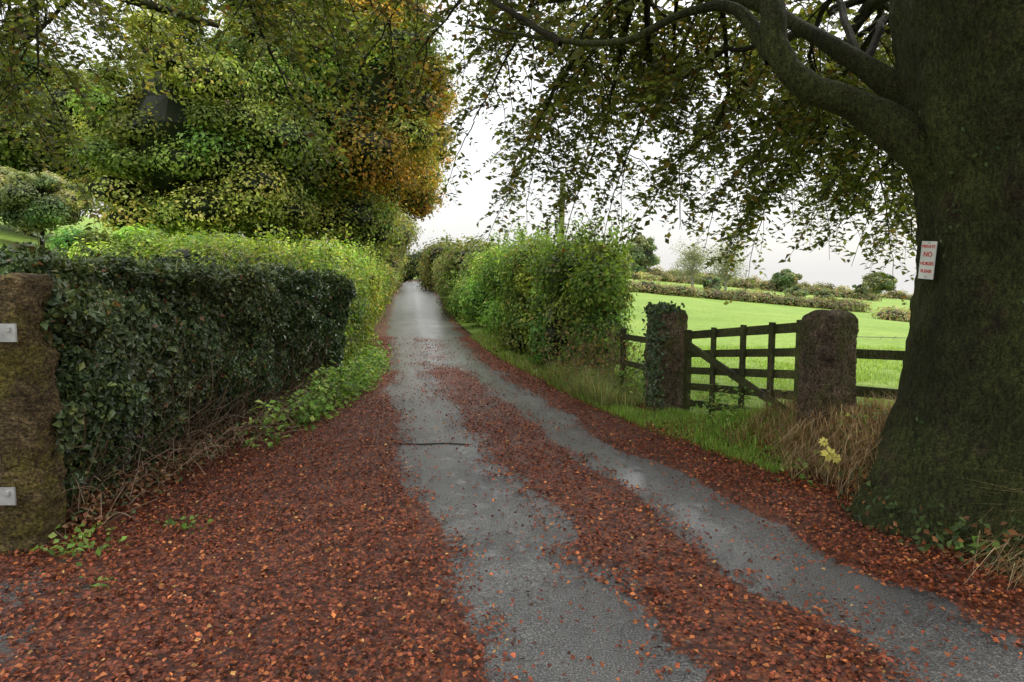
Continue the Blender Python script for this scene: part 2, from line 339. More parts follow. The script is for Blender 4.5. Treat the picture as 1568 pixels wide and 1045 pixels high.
tips=[(a1,(.9,9.6,2.75)),(a2,(.2,8.6,3.05)),(a3,(2.6,9.2,2.6)),(a4,(3.6,9.6,2.45)),(a3,(4.6,8.4,2.35)),(a3,(3.7,7.2,2.5)),(a3,(4.2,7.6,2.45)),(a4,(4.3,9.2,2.5)),(a3,(3.0,8.2,2.75)),
(a1,(1.9,8.2,3.0)),(a2,(-.5,8.6,3.6)),(a5,(-1.6,8.0,4.2)),(a1,(.6,7.2,3.5)),(a4,(5.4,9.0,2.9)),(a4,(4.6,10.5,3.1)),(a2,(1.4,9.2,2.8)),(a2,(.2,9.8,3.3)),
(a6,(-.9,7.2,3.9)),(a4,(2.6,10.5,3.5)),(a2,(1.2,10.2,3.7)),(a1,(2.6,7.8,3.6)),(a5,(0,9.5,4.4)),(a5,(2,10,4.6)),(a2,(.6,8.8,3.7)),(a2,(1.8,9,3.9)),
(a4,(4.2,9.8,4.2)),(a3,(5.8,8.2,3.8)),(a4,(3.2,11,5.)),(a5,(1,11,5.4)),(a4,(5.5,11,5.2)),(a4,(3.0,9,3.9)),(a4,(2.2,9.6,4.4)),(a3,(4.8,8.6,4.2)),
(a7,(-1.5,7,5.)),(a7,(-3,6.5,5.)),((2.1,5.1,3.35),(2.2,7.0,3.3)),(a8,(3.0,6.6,3.2)),(a1,(3.4,8.6,3.2)),(a8,(3.4,6.6,2.9)),(a5,(-.6,8.6,4.6)),(a5,(.6,8.2,4.4)),
(a1,(1.4,7.4,4.0)),(a1,(2.2,8.4,3.5)),(a3,(3.8,8.2,3.4)),(a4,(4.8,9.6,3.6))]
for a,b in tips: bough(bt,a,b,.03,.35 if b[2]<4.6 else .6,dens=.9)
for k in range(12):
    a=U(-.3,3.6);r=U(4,7);b=(3.2+r*np.cos(a)*1.0,4.2+r*np.sin(a),U(5.2,7.5));bough(bt,(U(1.5,3.5),U(4,6),U(4.5,6)),b,.05,.6,.10,.6)
for k in range(10):  # boughs over the camera, out of view, added to shade the foreground
    a=U(2.6,6.0);r=U(3,7);b=(3.2+r*np.cos(a),4.2+r*np.sin(a),U(4.8,7.5));bough(bt,(3.2,4.1,U(4.5,6.5)),b,.06,.6,.12,.6)
n=7000;d=nrm(rng.normal(size=(n,3)))*U(.3,1,(n,1))**.4;P=np.array([3.5,3.2,9.2])+d*np.array([6.,5.5,3.])
P=P[fn(P,.5)>-.1];n=len(P);leaves(bt,P,np.array([0,0,1.])+rng.normal(0,.5,(n,3)),U(.14,.22,n),pal(n,CAN,CW),0)  # unseen high crown leaves, added to darken the ground below
ob=bt.build('beech_tree',[M_leaf,M_bark2,M_bark],(2,))
b2=Acc()
limb(b2,[(-8,5,-.2),(-7.9,5,2),(-7.7,5.1,4),(-7.5,5.2,7)],[.6,.45,.4,.2],k=20)
limb(b2,[(-7.8,5,2.8),(-6.2,5.6,3.8),(-4.6,6.2,4.3),(-3,6.8,4.6)],[.2,.12,.08,.03])
limb(b2,[(-7.8,5,3.4),(-6.5,6.5,4.6),(-5.2,8,4.9),(-3.8,9.2,4.8)],[.2,.12,.08,.03])
src=[(-6.2,5.6,3.8),(-4.6,6.2,4.3),(-6.5,6.5,4.6),(-5.2,8,4.9),(-3,6.8,4.6)]
t2=[(-4.8,7.2,3.6),(-2.6,8.4,3.6),(-5.8,8.2,3.5),(-1.9,7.6,4.3),(-6.4,9,3.7),(-1.4,9,4.6),(-4.8,9.5,4.8),(-2.4,9.8,5.2),(-5.2,7.0,4.2),(-6,8,4.6),(-3.8,6.6,4.9),(-3.4,9.6,5.8),(-5.5,9.5,5.6),(-7,9.5,4.6),(-2.3,7.8,5.2),(-4.2,8.2,5.),(-7.5,8.5,4.),(-6.2,8.8,4.2),(-5.4,7.8,4.0),(-4.4,7.4,4.5),(-6.8,9.2,3.5),(-5.0,6.8,4.6),(-4.0,6.8,4.4),(-6.0,7.4,4.3),(-3.0,7.2,4.8),(-2.0,7.2,4.6)]
for b in t2:
    s=min(src,key=lambda s:np.linalg.norm(np.array(s)-b)+U(0,1.2));bough(b2,s,b,.03,.4,dens=.8)
for k in range(4):
    b=(U(-8,-2),U(2,7),U(5.6,7.5));bough(b2,(-7+U(0,2),5.2,5.5),b,.05,.5,.10,.6)
b2.build('beech_tree',[M_leaf,M_bark2,M_bark],(2,))
# ------------------------------------------------------------------ generic crown trees
def tree(name,x,y,z0,h,r,nb,nl,lsz,cols,w,flat=.6,tr=.25,core=.6,taper=.4,br0=(.16,.32),tv=.34,orange=0,ck=.62):
    a=Acc();zb=float(H(np.array(x),np.array(y)))
    ztop=zb+h;zc=(z0+ztop)/2;hz=(ztop-z0)/2
    p=limb(a,[(x,y,zb-.3),(x+.1,y,zb+h*.25),(x-.1,y+.1,zb+h*.5),(x,y,zb+h*.85)],[tr,tr*.8,tr*.6,tr*.15],1,10)
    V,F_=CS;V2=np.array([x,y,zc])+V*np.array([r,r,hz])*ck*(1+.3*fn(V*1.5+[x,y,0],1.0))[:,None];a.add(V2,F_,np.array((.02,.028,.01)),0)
    sx,sy=x*1.7,y*.9
    for k in range(nb):
        d=nrm(rng.normal(size=3))
        rad=U(.62,1.02)*(.86+.25*float(fn(d*1.6+[sx,sy,0],1.)))
        c=np.array([x,y,zc])+d*np.array([r,r,hz])*rad
        c[2]=max(c[2],z0+.2)
        tz=(c[2]-z0)/(2*hz);br=r*U(*br0)*(1.1-taper*tz)
        if k%5==0: limb(a,[tuple(p[min(len(p)-1,int(max(.1,.3+.5*tz)*len(p)))]),tuple((np.array([x,y,c[2]])+c)/2+[0,0,-.2]),tuple(c)],[tr*.3,tr*.18,.03],1,6)
        ti=np.exp(rng.normal(0,tv))*np.array([1+rng.normal(0,.14),1,1])
        if orange and d[0]>.2 and U(0,1)<orange: ti=ti*np.array([1.8,.95,.8])
        if U(0,1)<.13: ti=np.array([1.8,1.6,1.9])
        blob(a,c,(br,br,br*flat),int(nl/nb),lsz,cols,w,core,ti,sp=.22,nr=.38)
    return a.build(name,[M_leaf,M_bark2],(1,))
GO=[(.175,.225,.045),(.235,.285,.062),(.115,.16,.035),(.27,.24,.065),(.34,.35,.14)]
tree('sycamore_tree',-6.9,28,1.8,16,5.0,170,190000,.15,GO,[4,3,3,1,.6],tr=.4,orange=.6)
tree('sycamore_tree',-10.6,24,1.8,10.4,3.9,120,120000,.13,GO,[3,4,2,.6,.9],tr=.3)
tree('sycamore_tree',-8.4,42,3.6,15,5.4,100,70000,.22,[(.25,.23,.055),(.38,.24,.06),(.18,.20,.045),(.46,.24,.06)],[3,3,3,1.5],tr=.35)
DK=[(.13,.18,.05),(.18,.23,.06),(.09,.14,.04)]
tree('oak_tree',-26.5,38,5.2,10.0,6.4,110,80000,.22,DK,None,tr=.35)
tree('oak_tree',-20.5,43,5.0,8.5,4.8,90,50000,.24,[(.15,.19,.06),(.21,.24,.07),(.12,.16,.045)],None,tr=.3)
tree('hawthorn_tree',-21.2,31,3.6,3.6,2.4,50,34000,.14,[(.22,.26,.13),(.29,.30,.16),(.16,.20,.09)],None,tr=.12,ck=.4)
tree('hazel_bush',-9.4,17,.9,2.4,1.7,55,42000,.10,[(.21,.31,.065),(.28,.37,.085),(.14,.22,.05)],None,tr=.1,ck=.3,br0=(.25,.42),core=.45)
tree('hazel_bush',-7.2,16.5,.8,2.6,1.5,55,42000,.10,[(.26,.29,.12),(.25,.32,.085),(.15,.21,.06)],None,tr=.1,ck=.3,br0=(.25,.42),core=.45)
tree('hazel_bush',-5.2,13.0,.7,2.3,1.2,55,36000,.09,[(.21,.33,.065),(.28,.39,.075),(.14,.22,.05)],None,tr=.1,ck=.3,br0=(.25,.42),core=.45)
w=Acc()
for k in range(90):
    y=U(60,110);cxx=(A(y)+D(y))/2;s=1 if U(0,1)<.5 else -1
    off=U(2.8,7) if s<0 else U(2.5,4.5);z=U(.5,7 if s<0 else 3.2)
    if z>4: off-=1.8
    blob(w,(cxx+s*off,y,z),(1.8,2.2,1.5),900,.32,[(.12,.155,.045),(.16,.19,.05),(.22,.17,.06)],None,.7,np.exp(rng.normal(0,.25)))
for k in range(10): blob(w,(-19+U(-5,5),132,U(1,4)),(3,3,2.5),900,.4,[(.08,.11,.03),(.10,.13,.03)],None,.8)
w.build('woodland',[M_leaf])
# ------------------------------------------------------------------ hedges
hg=Acc()
def hf(y): return np.interp(y,[3.9,6,9.5],[-2.85,-2.70,-2.38])
def htop(y): return np.interp(y,[3.9,5,7,9.5],[1.63,1.67,1.62,1.54])
n=120000;ya=U(3.95,9.6,n);kind=U(0,1,n);zt=htop(ya)+.04*fn(np.stack([ya,ya*0,ya*0],1),2.)
za=np.where(kind<.68,U(.03,1,n)*zt,zt);xa=np.where(kind<.68,hf(ya),hf(ya)-U(0,1.2,n))
endm=kind>.91;ya=np.where(endm,3.95,ya);za=np.where(endm,U(.05,1.6,n),za);xa=np.where(endm,-2.9-U(0,1.1,n),xa)
face=(kind<.68)
P=np.stack([xa,ya,za],1);nn=fn(P,1.1)*.22+fn(P,3.5)*.14
nor=np.where(face[:,None],[1.,0,.25],[0,0,1.]);nor=np.where(endm[:,None],[0,-1.,.2],nor)
P=P+nor*(nn*np.where(face,1,.6)-np.abs(rng.normal(0,.07,n)))[:,None]
P[:,0]-=np.where(face,.22*(1-sm(0,.75,za)),0)
P[:,0]-=np.where(face,.12*sm(1.3,1.6,za),0)
dens=np.interp(ya,[4,6.5,8.5],[.35,.55,.9])
keep=(za>.6)|(U(0,1,n)<dens+(1-dens)*za/.6);keep&=~(face&(fn(P,2.2)<-.7)&(U(0,1,n)<.7))
P=P[keep];nor=nor[keep];za=za[keep];n=len(P)
tn=np.exp(.35*fn(P,1.7))[:,None]*np.stack([1+.25*fn(P,.9),np.ones(n),np.ones(n)],1)
leaves(hg,P,nor+rng.normal(0,.6,(n,3)),U(.03,.072,n),pal(n,[(.048,.076,.030),(.07,.102,.038),(.10,.138,.046),(.16,.175,.05),(.18,.09,.04)],[4,4,2,.7,.3],.35,tn),0,asp=.65)
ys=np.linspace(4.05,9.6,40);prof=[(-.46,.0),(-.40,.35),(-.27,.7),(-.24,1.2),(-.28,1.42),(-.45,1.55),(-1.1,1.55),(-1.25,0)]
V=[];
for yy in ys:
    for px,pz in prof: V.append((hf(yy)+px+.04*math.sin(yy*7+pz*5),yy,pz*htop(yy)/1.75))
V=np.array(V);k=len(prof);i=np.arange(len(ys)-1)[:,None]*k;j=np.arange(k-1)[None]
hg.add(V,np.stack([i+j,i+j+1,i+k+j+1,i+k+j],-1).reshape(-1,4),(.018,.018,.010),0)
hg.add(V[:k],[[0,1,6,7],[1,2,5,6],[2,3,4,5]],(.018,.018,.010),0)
n=300;y=U(4,9.5,n);x=hf(y)-U(0,1,n);P=np.stack([x,y,htop(y)-.02],1)
blades(hg,P,U(.04,.12,n),.012,pal(n,[(.08,.12,.05),(.15,.19,.06)],None,.2),0)
for k in range(60):
    y=U(4.2,9.3);p=np.array([hf(y)-U(.05,.9),y,htop(y)-.05]);q=p+np.array([U(-.1,.1),U(-.1,.1),U(.1,.28)]);tube(hg,[p,q],.003,(.1,.08,.05),1,3);m=14
    leaves(hg,p+(q-p)*U(0,1,(m,1))+rng.normal(0,.015,(m,3)),rng.normal(0,1,(m,3)),U(.03,.06,m),pal(m,[(.08,.12,.05),(.14,.19,.06)],None,.3),0)
for k in range(380):
    y=4+5.4*U(0,1)**1.4;p=np.array([hf(y)-.30+U(0,.17),y,U(0,.3)]);q=p+np.array([U(-.05,.45),U(-.6,.6),U(.05,.9)])
    mid=(p+q)/2+rng.normal(0,.10,3);tube(hg,catm([p,mid,q],4),np.linspace(.006,.002,9),(.17,.11,.065) if U(0,1)<.5 else (.08,.055,.035),1,4)
for k in range(420):
    y=U(3.9,8.5);x=hf(y)+U(-.3,.4);p=np.array([x,y,U(.05,.25)]);q=p+np.array([U(-.2,.3),U(-.35,.35),U(-.08,.15)]);q[2]=max(q[2],.04)
    tube(hg,catm([p,(p+q)/2+[0,0,U(0,.1)],q],4),.003,(.18,.12,.075),1,3)
n=5000;y=U(4,8,n);x=hf(y)+rng.normal(0,.14,n);leaves(hg,np.stack([x,y,U(.03,.16,n)],1),rng.normal(0,.6,(n,3))+[0,0,.8],U(.03,.055,n),pal(n,[(.20,.09,.04),(.14,.05,.025),(.26,.15,.07),(.08,.11,.04)],None,.3),1)
hg.build('ivy_hedge',[M_gloss,M_litter])
lh=Acc();YG=[(.21,.32,.05),(.29,.385,.065),(.13,.20,.035),(.35,.36,.10)]
for yy in np.concatenate([np.arange(9.3,17,.5),np.geomspace(17,70,34)]):
    fx=np.interp(yy,[9,11,13],[-2.45,-2.4,-2.55]) if yy<13 else A(yy)-.4
    s=1+max(0,yy-17)*.02
    for z in ((.45,.85,1.2,1.45,1.65) if yy<17 else (.6,1.2,1.7)):
        rr=U(.34,.58) if yy<17 else .62
        c=(fx-rr*.95*s-U(0,.3)-(.15 if z>1.5 else 0),yy+U(-.3,.3),z*np.interp(yy,[9,12,20],[.90,.95,.98])+U(-.15,.15))
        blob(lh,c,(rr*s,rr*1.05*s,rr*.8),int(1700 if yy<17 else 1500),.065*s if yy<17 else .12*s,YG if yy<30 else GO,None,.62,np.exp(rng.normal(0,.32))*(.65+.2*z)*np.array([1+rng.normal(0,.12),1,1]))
    blob(lh,(fx-1.0*s,yy,.7),(.55*s,.5*s,.6),300,.07,YG,None,.9)
    for q in range(2):
        c=(fx-1.3*s-U(0,1.0),yy,1.42+U(-.3,.25));blob(lh,c,(.6*s,.6*s,.5),1500,.075*s,YG,None,.62,np.exp(rng.normal(0,.3)))
for k in range(150):
    yy=U(9.3,16);p=np.array([-2.6-U(.1,1.6),yy,1.4]);q=p+np.array([U(-.25,.25),U(-.2,.2),U(.3,.95)]);pp=catm([p,(p+q)/2+rng.normal(0,.04,3),q],5);tube(lh,pp,.004,(.10,.10,.04),0,3)
    m=30;ii=rng.integers(2,len(pp),m);leaves(lh,pp[ii]+rng.normal(0,.04,(m,3)),rng.normal(0,1,(m,3))+[0,0,.6],U(.04,.085,m),pal(m,YG,None,.25),0)
lh.build('beech_hedge',[M_leaf])
rb=Acc();RG=[(.16,.26,.05),(.22,.33,.065),(.10,.17,.04),(.29,.29,.10)]
for k in range(120):
    yy=U(9.7,17) if k<88 else U(17,30)
    off=U(.25,1.5);s=1 if yy<17 else 1.35
    z=U(.3,1.75)
    rr=U(.28,.55)*s
    if yy<10.3: off=U(.5,1.1);rr=U(.28,.42)
    xx=min(float(E(yy))+off+rr*.35,.160*yy-rr*.9)
    blob(rb,(xx,yy,z),(rr,rr,rr*.85),2200,.075*s,RG,[3,3,2.5,.8],.62,np.exp(rng.normal(0,.3))*np.array([1+rng.normal(0,.2),1,1]))
for yy in np.arange(10.8,30,.8): blob(rb,(min(float(E(yy))+1.0,.160*yy-.85),yy,.75),(.42,.6,.7),900,.07,RG,None,.8)
for yy in np.geomspace(26,68,26):
    for z in(.6,1.4,1.9): blob(rb,(float(E(yy))+1.0+U(0,.5)*yy*.03,yy,z+U(-.2,.35)),(1.1,1.3,.75),1300,.17,[(.14,.19,.05),(.19,.23,.07),(.27,.25,.12)],None,.7,np.exp(rng.normal(0,.25)))
for k in range(190):
    yy=U(9.8,17);p=np.array([min(float(E(yy))+U(.3,1.6),.145*yy),yy,U(1.3,1.9)]);q=p+np.array([U(-.3,.3),U(-.3,.2),U(.3,.85)])
    pp=catm([p,(p+q)/2+rng.normal(0,.05,3),q],5);tube(rb,pp,.004,(.09,.07,.04),1,3)
    m=30;ii=rng.integers(2,len(pp),m);leaves(rb,pp[ii]+rng.normal(0,.03,(m,3)),rng.normal(0,1,(m,3))+[0,0,.6],U(.05,.09,m),pal(m,[(.21,.33,.065),(.18,.26,.065)],None,.2),0)
for k in range(150):
    yy=U(8.5,10.2);x=float(E(yy))+U(.2,.8);p=np.array([x,yy,float(H(x,yy))]);q=p+np.array([U(-.35,.35),U(-.4,.1),U(.25,.8)])
    tube(rb,catm([p,(p+q)/2+rng.normal(0,.06,3),q],4),.003,(.24,.17,.10),1,3)
    if k%2: m=14;leaves(rb,q+rng.normal(0,.1,(m,3)),rng.normal(0,1,(m,3)),U(.03,.06,m),pal(m,[(.15,.2,.05),(.24,.16,.07)],None,.3),0)
rb.build('hedgerow_bush',[M_leaf,M_litter])
# ------------------------------------------------------------------ verge plants
vg=Acc()
def scatter(n,fx,y0,y1,h,wd,cols,wt=None,lean=.6,clump=None):
    y=U(y0,y1,n);x=fx(y,n)
    if clump is not None:
        k=fn(np.stack([x,y,0*x],1),clump)>-.2;x=x[k];y=y[k]
    n=len(x);hh=h*(1+.5*fn(np.stack([x,y,0*x],1),2.5));blades(vg,np.stack([x,y,H(x,y)-.01],1),np.maximum(hh,.02)*U(.4,1.4,n),wd,pal(n,cols,wt,.25),0,lean)
GB=[(.18,.31,.05),(.23,.37,.06),(.28,.41,.08),(.34,.30,.14)]
scatter(26000,lambda y,n:E(y)+U(-.04,.75,n)*np.interp(y,[5.2,6,9],[.5,.8,1.3]),5.3,9.6,.08,.007,GB,[3,3,3,.6])
scatter(9000,lambda y,n:E(y)+U(.0,.5,n),9.5,17,.14,.012,GB+[(.22,.17,.07)])
scatter(50000,lambda y,n:E(y)+U(.9,9,n),5.8,15,.06,.010,[(.22,.34,.06),(.27,.39,.075),(.31,.41,.10)],lean=.9)
scatter(7000,lambda y,n:E(y)+np.abs(rng.normal(.05,.4,n)),7.9,9.9,.26,.007,[(.27,.32,.11),(.38,.33,.17),(.19,.28,.08)],lean=.9)
vg.build('verge_grass',[M_grass])
vg=Acc();DG=[(.40,.28,.16),(.30,.19,.10),(.50,.38,.23),(.20,.20,.08)]
scatter(9000,lambda y,n:E(y)+U(.15,1.0,n),4.2,6.0,.18,.005,DG,[3,3,1,2],1.2,3.)
scatter(3200,lambda y,n:E(y)+U(.20,.55,n),2.7,3.9,.28,.005,DG,[3,3,1,1],1.3,3.)
for cxy in [(2.55,4.95),(2.62,4.7),(2.72,4.4),(2.45,5.2),(2.4,5.35),(2.95,3.5),(3.0,3.3),(3.1,3.15),(2.9,3.7),(2.85,3.45),(2.95,3.05),(2.8,3.3)]:
    n=600;P=np.array([cxy[0],cxy[1],0])+rng.normal(0,.09,(n,3))*[1,1,0];P[:,2]=H(P[:,0],P[:,1])
    blades(vg,P,U(.12,.34,n),.005,pal(n,DG,[3,3,1,.5],.25),0,1.5,1.2)
vg.build('dry_grass',[M_grass])
wd=Acc()
def weeds(n,cx,cy,sx,sy,zm,sz,cols):
    x=cx+rng.normal(0,sx,n);y=cy+rng.normal(0,sy,n);z=H(x,y)+U(.02,1,n)**1.3*zm
    leaves(wd,np.stack([x,y,z],1),np.array([0,-.2,1.])+rng.normal(0,.5,(n,3)),sz*U(.5,1.35,n),pal(n,cols,None,.3),0,asp=.75)
WG=[(.16,.29,.055),(.21,.35,.065),(.11,.20,.04),(.30,.37,.10)]
for k in range(36):
    y=U(6.2,12);weeds(140,np.interp(y,[5.8,7,9,12],[-2.45,-2.22,-2.10,-2.35])+U(-.15,.1),y,.11,.16,U(.15,.5),.06,WG)
weeds(120,-2.5,3.8,.1,.08,.12,.045,WG);weeds(60,-2.05,4.15,.08,.05,.08,.04,WG);weeds(40,-2.1,3.35,.06,.05,.04,.035,WG)
for k in range(10): weeds(100,U(1.2,1.95),U(8.2,9.4),.12,.12,.35,.06,WG)
weeds(260,2.1,6.5,.12,.25,.3,.05,WG);weeds(160,2.5,5.1,.2,.1,.2,.05,WG);weeds(80,2.05,7.0,.1,.1,.4,.05,WG)
for k in range(8): weeds(40,2.70+U(-.1,.3),3.75+U(-.35,.3),.08,.08,.16,.075,[(.15,.27,.05),(.20,.33,.07),(.08,.14,.04)])
n=700;a=U(2.6,5.6,n);r=U(.92,1.12,n);x=3.3+r*np.cos(a);y=4.2+r*np.sin(a);z=H(x,y)+U(0,1,n)**2*.3
leaves(wd,np.stack([x,y,z],1),np.stack([np.cos(a),np.sin(a),.6+0*a],1)+rng.normal(0,.4,(n,3)),U(.03,.06,n),pal(n,[(.05,.08,.025),(.08,.12,.035),(.22,.10,.04)],None,.3),0)
n=900;a=U(3.0,5.2,n);z=.5+U(0,1,n)**1.5*2.4;kk=fn(np.stack([a*2,z*1.5,0*a],1),1.)>.15;a=a[kk];z=z[kk];n=len(a)
r=np.interp(z,[.3,.6,1.0,1.6,2.1,2.6],[.92,.81,.75,.71,.73,.82])+.02
leaves(wd,np.stack([3.3+r*np.cos(a),4.22+r*np.sin(a),z],1),np.stack([np.cos(a),np.sin(a),.2+0*a],1)+rng.normal(0,.2,(n,3)),U(.02,.04,n),pal(n,[(.04,.07,.022),(.06,.09,.03)],None,.3),0)
wd.build('verge_weeds',[M_leaf])
yf=Acc();c=np.array([2.24,4.72,.34])
tube(yf,catm([(2.36,4.78,.15),(2.31,4.76,.25),c],4),.005,(.12,.18,.04),0,4)
for cc,s in((c,1.),(c+[-.05,-.02,.09],.6),(c+[.05,.0,-.03],.7)):
    for k in range(8):
        a=k*.785+U(-.2,.2);T=np.array([[math.cos(a),-.5+U(-.3,.2),math.sin(a)]]);leaves(yf,cc[None]+T*.004,np.array([[.1,-1.,.5]])+T*.3,.06*s,np.array([[.75,.68,.20]])*U(.8,1.1),0,asp=.6,T=T)
yf.build('yellow_flower',[M_grass])
# ------------------------------------------------------------------ gate posts
def post(c,w,d,h,yaw,sh=.09,zb=-.2,e=.25,am=1.):
    a=Acc();k=72;th=np.linspace(0,2*np.pi,k,endpoint=False)
    cs=np.sign(np.cos(th))*np.abs(np.cos(th))**e;sn=np.sign(np.sin(th))*np.abs(np.sin(th))**e
    zs=np.concatenate([np.linspace(zb,h-sh,80),h-sh+sh*np.sin(np.linspace(.15,1.57,9))]);
    sc=np.concatenate([np.linspace(1.14,1,80),np.cos(np.linspace(.15,1.57,9))**.6]);sc[-1]=.01
    X=cs[None]*w/2*sc[:,None];Y=sn[None]*d/2*sc[:,None];ca,sa=math.cos(yaw),math.sin(yaw)
    V=np.stack([c[0]+X*ca-Y*sa,c[1]+X*sa+Y*ca,c[2]+zs[:,None]+0*X],-1)
    dv=am*(.018*fn(V,3.)+.015*fn(V,8.)+.010*fn(V*[1,1,3],9.)+.006*fn(V,25.));V[...,0]+=dv*np.cos(th+yaw);V[...,1]+=dv*np.sin(th+yaw);V[-1,:,:]=V[-1].mean(0)
    V[-10:,:,2]+=.02*fn(V[-10:],6.)
    i=np.arange(len(zs)-1)[:,None]*k;j=np.arange(k)[None]
    a.add(V.reshape(-1,3),np.stack([i+j,i+(j+1)%k,i+k+(j+1)%k,i+k+j],-1).reshape(-1,4),(.1,.1,.1),0)
    return a
yawg=math.atan2(5.5-7.7,2.58-1.75)+math.pi/2
a=post((1.76,7.72,0),.35,.30,1.22,yawg)
n=900;t=U(0,1,n);z=U(.15,1.25,n);x=1.76-.17+rng.normal(0,.05,n);y=7.58+rng.normal(0,.12,n);tp=U(0,1,n)<.25
x=np.where(tp,1.7+rng.normal(0,.09,n),x);z=np.where(tp,1.22+rng.normal(0,.02,n),z);y=np.where(tp,7.62+rng.normal(0,.1,n),y)
leaves(a,np.stack([x,y,z],1),np.array([-.5,-.6,.2])+rng.normal(0,.4,(n,3)),U(.04,.07,n),pal(n,[(.045,.075,.03),(.07,.11,.04)],None,.25),1)
a.build('stone_gatepost',[M_stone,M_gloss],(0,))
a=post((2.575,5.5,.05),.35,.29,1.26,yawg);a.build('stone_gatepost',[M_stone],(0,))
a=post((-2.86,3.9,0),.31,.28,1.60,.06,.05,am=1.5)
def pl(acc,c,w,h,d,m):
    box(acc,(c[0]-w/2,c[1],c[2]),(c[0]+w/2,c[1],c[2]),d,h,(.3,.3,.3),m)
for z,ox in((1.28,.09),(.36,.02)): 
    pl(a,(-2.88+ox,3.725,z),.15,.10,.012,1);pl(a,(-2.84+ox,3.712,z+.02),.022,.022,.012,1);pl(a,(-2.91+ox,3.712,z-.02),.022,.022,.012,1);pl(a,(-3.0+ox,3.69,z),.10,.05,.05,1)
a.build('stone_gatepost',[M_stoneY,plain('galvanised_metal',(.42,.42,.42),.5,.2)],(0,))
# ------------------------------------------------------------------ field gate
ga=Acc();g0=np.array([1.93,7.56,0]);g1=np.array([2.46,5.70,0])
def gp(t,z0,z1): return g0+(g1-g0)*t+np.array([0,0,z0+(z1-z0)*t])
offs=[0,.205,.39,.565,.75]
for i_,o in enumerate(offs):
    hgt=.075 if i_ else .085
    box(ga,gp(.0,.92-o,.92-o),gp(1,0,1.16-o*1.04),.035,hgt,(.1,.1,.1),0)
for t in(.03,.32,.58,.80,.975):
    zt=.92+.24*t;zb=.12+.22*t;off=np.array([-.036,-.010,0]) if .05<t<.95 else np.array([0,0,0])
    wdt=.085 if t in(.03,.975) else .06
    box(ga,gp(t,0,0)+[0,0,zb-.04]+off,gp(t,0,0)+[0,0,zt+.06]+off,wdt,.045 if t in(.03,.975) else .03,(.1,.1,.1),0,up=(1,.28,0))
o=np.array([-.068,-.02,0]);box(ga,gp(.05,0,0)+[0,0,.86]+o,gp(.95,0,0)+[0,0,.42]+o,.03,.07,(.1,.1,.1),0)
ga.build('field_gate',[M_wood])
fe=Acc()
box(fe,(2.70,5.52,.96),(4.6,5.30,.90),.035,.075,(0,0,0),0);box(fe,(2.70,5.50,.66),(4.6,5.32,.52),.04,.085,(0,0,0),0);box(fe,(4.6,5.36,-.1),(4.6,5.36,1.1),.09,.09,(0,0,0),0,up=(1,0,0))
box(fe,(6.8,5.1,-.2),(6.8,5.1,1.1),.09,.09,(0,0,0),0,up=(1,0,0));box(fe,(4.6,5.30,.90),(6.8,5.06,.85),.035,.075,(0,0,0),0)
box(fe,(1.62,7.85,.83),(1.30,9.4,.78),.03,.07,(0,0,0),0);box(fe,(1.62,7.85,.50),(1.30,9.4,.45),.03,.07,(0,0,0),0);box(fe,(1.44,8.8,-.1),(1.44,8.8,.9),.07,.07,(0,0,0),0,up=(1,0,0))
for p,q in[((2.75,5.45,1.10),(6.8,5.08,1.05))]:
    pp=catm([p,((p[0]+q[0])/2,(p[1]+q[1])/2,p[2]-.03),q],20);tube(fe,pp,.0025,(.1,.1,.1),1,4)
    for s in range(2,len(pp)-1,1):
        c=pp[s];tube(fe,[c+[-.012,0,-.014],c+[.012,0,.014]],.002,(.1,.1,.1),1,3)
tube(fe,[(2.80,3.62,1.16),(3.1,3.5,1.15),(3.7,3.45,1.12)],.0022,(.5,.5,.5),1,4)
fe.build('rail_fence',[M_wood,plain('wire',(.35,.35,.35),.5,.5)])
def pole(x,y,h,r,arm):
    a=Acc();z=float(H(np.array(x),np.array(y)));tube(a,catm([(x,y,z-.3),(x,y,z+h*.5),(x+.03,y,z+h)],6),np.linspace(r,r*.8,13),(.1,.1,.1),0,12)
    tube(a,[(x+.03,y,z+h-.003),(x+.03,y,z+h+.03)],[r*.81,.002],(0,0,0),0,12)
    if arm:
        box(a,(x-.5,y,z+h-.4),(x+.5,y,z+h-.4),.09,.1,(0,0,0),0)
        for dx in(-.4,.4): tube(a,[(x+dx,y,z+h-.35),(x+dx,y,z+h-.22)],[.03,.035],(0,0,0),0,8)
    return a.build('telegraph_pole',[M_pole],())
M_pole=barkmat('mossy_pole',(.14,.15,.05),(.28,.28,.09),(.24,.28,.08),.9)
pole(1.72,24,5.0,.11,False);pole(-5.7,60,4.9,.11,True)
# ------------------------------------------------------------------ sign on trunk
sg=bpy.data.objects.new('warning_sign',None);bpy.context.scene.collection.objects.link(sg)
a=Acc();box(a,(0,0,-.115),(0,0,.115),.11,.005,(0,0,0),0,up=(0,1,0));bd=a.build('board',[plain('white_board',(.66,.66,.64),.5,0,6)],(),sg)
Mr=plain('red_paint',(.6,.05,.04),.5)
for txt,z,s in(('PRIVATE',.075,.026),('NO',.022,.042),('HORSES',-.03,.028),('PLEASE',-.075,.026)):
    cu=bpy.data.curves.new('lettering','FONT');cu.body=txt;cu.size=s;cu.align_x='CENTER';cu.extrude=.0008;cu.offset=.0006
    o=bpy.data.objects.new('lettering',cu);bpy.context.scene.collection.objects.link(o);o.rotation_euler=(math.pi/2,0,0);o.location=(0,-.0035,z);o.data.materials.append(Mr);o.parent=sg
a=Acc()
for z in(-.10,.105): tube(a,[(0,-.006,z),(0,.07,z)],.004,(0,0,0),0,6)
a.build('nails',[plain('nail_steel',(.3,.3,.3),.4,.8)],(),sg)
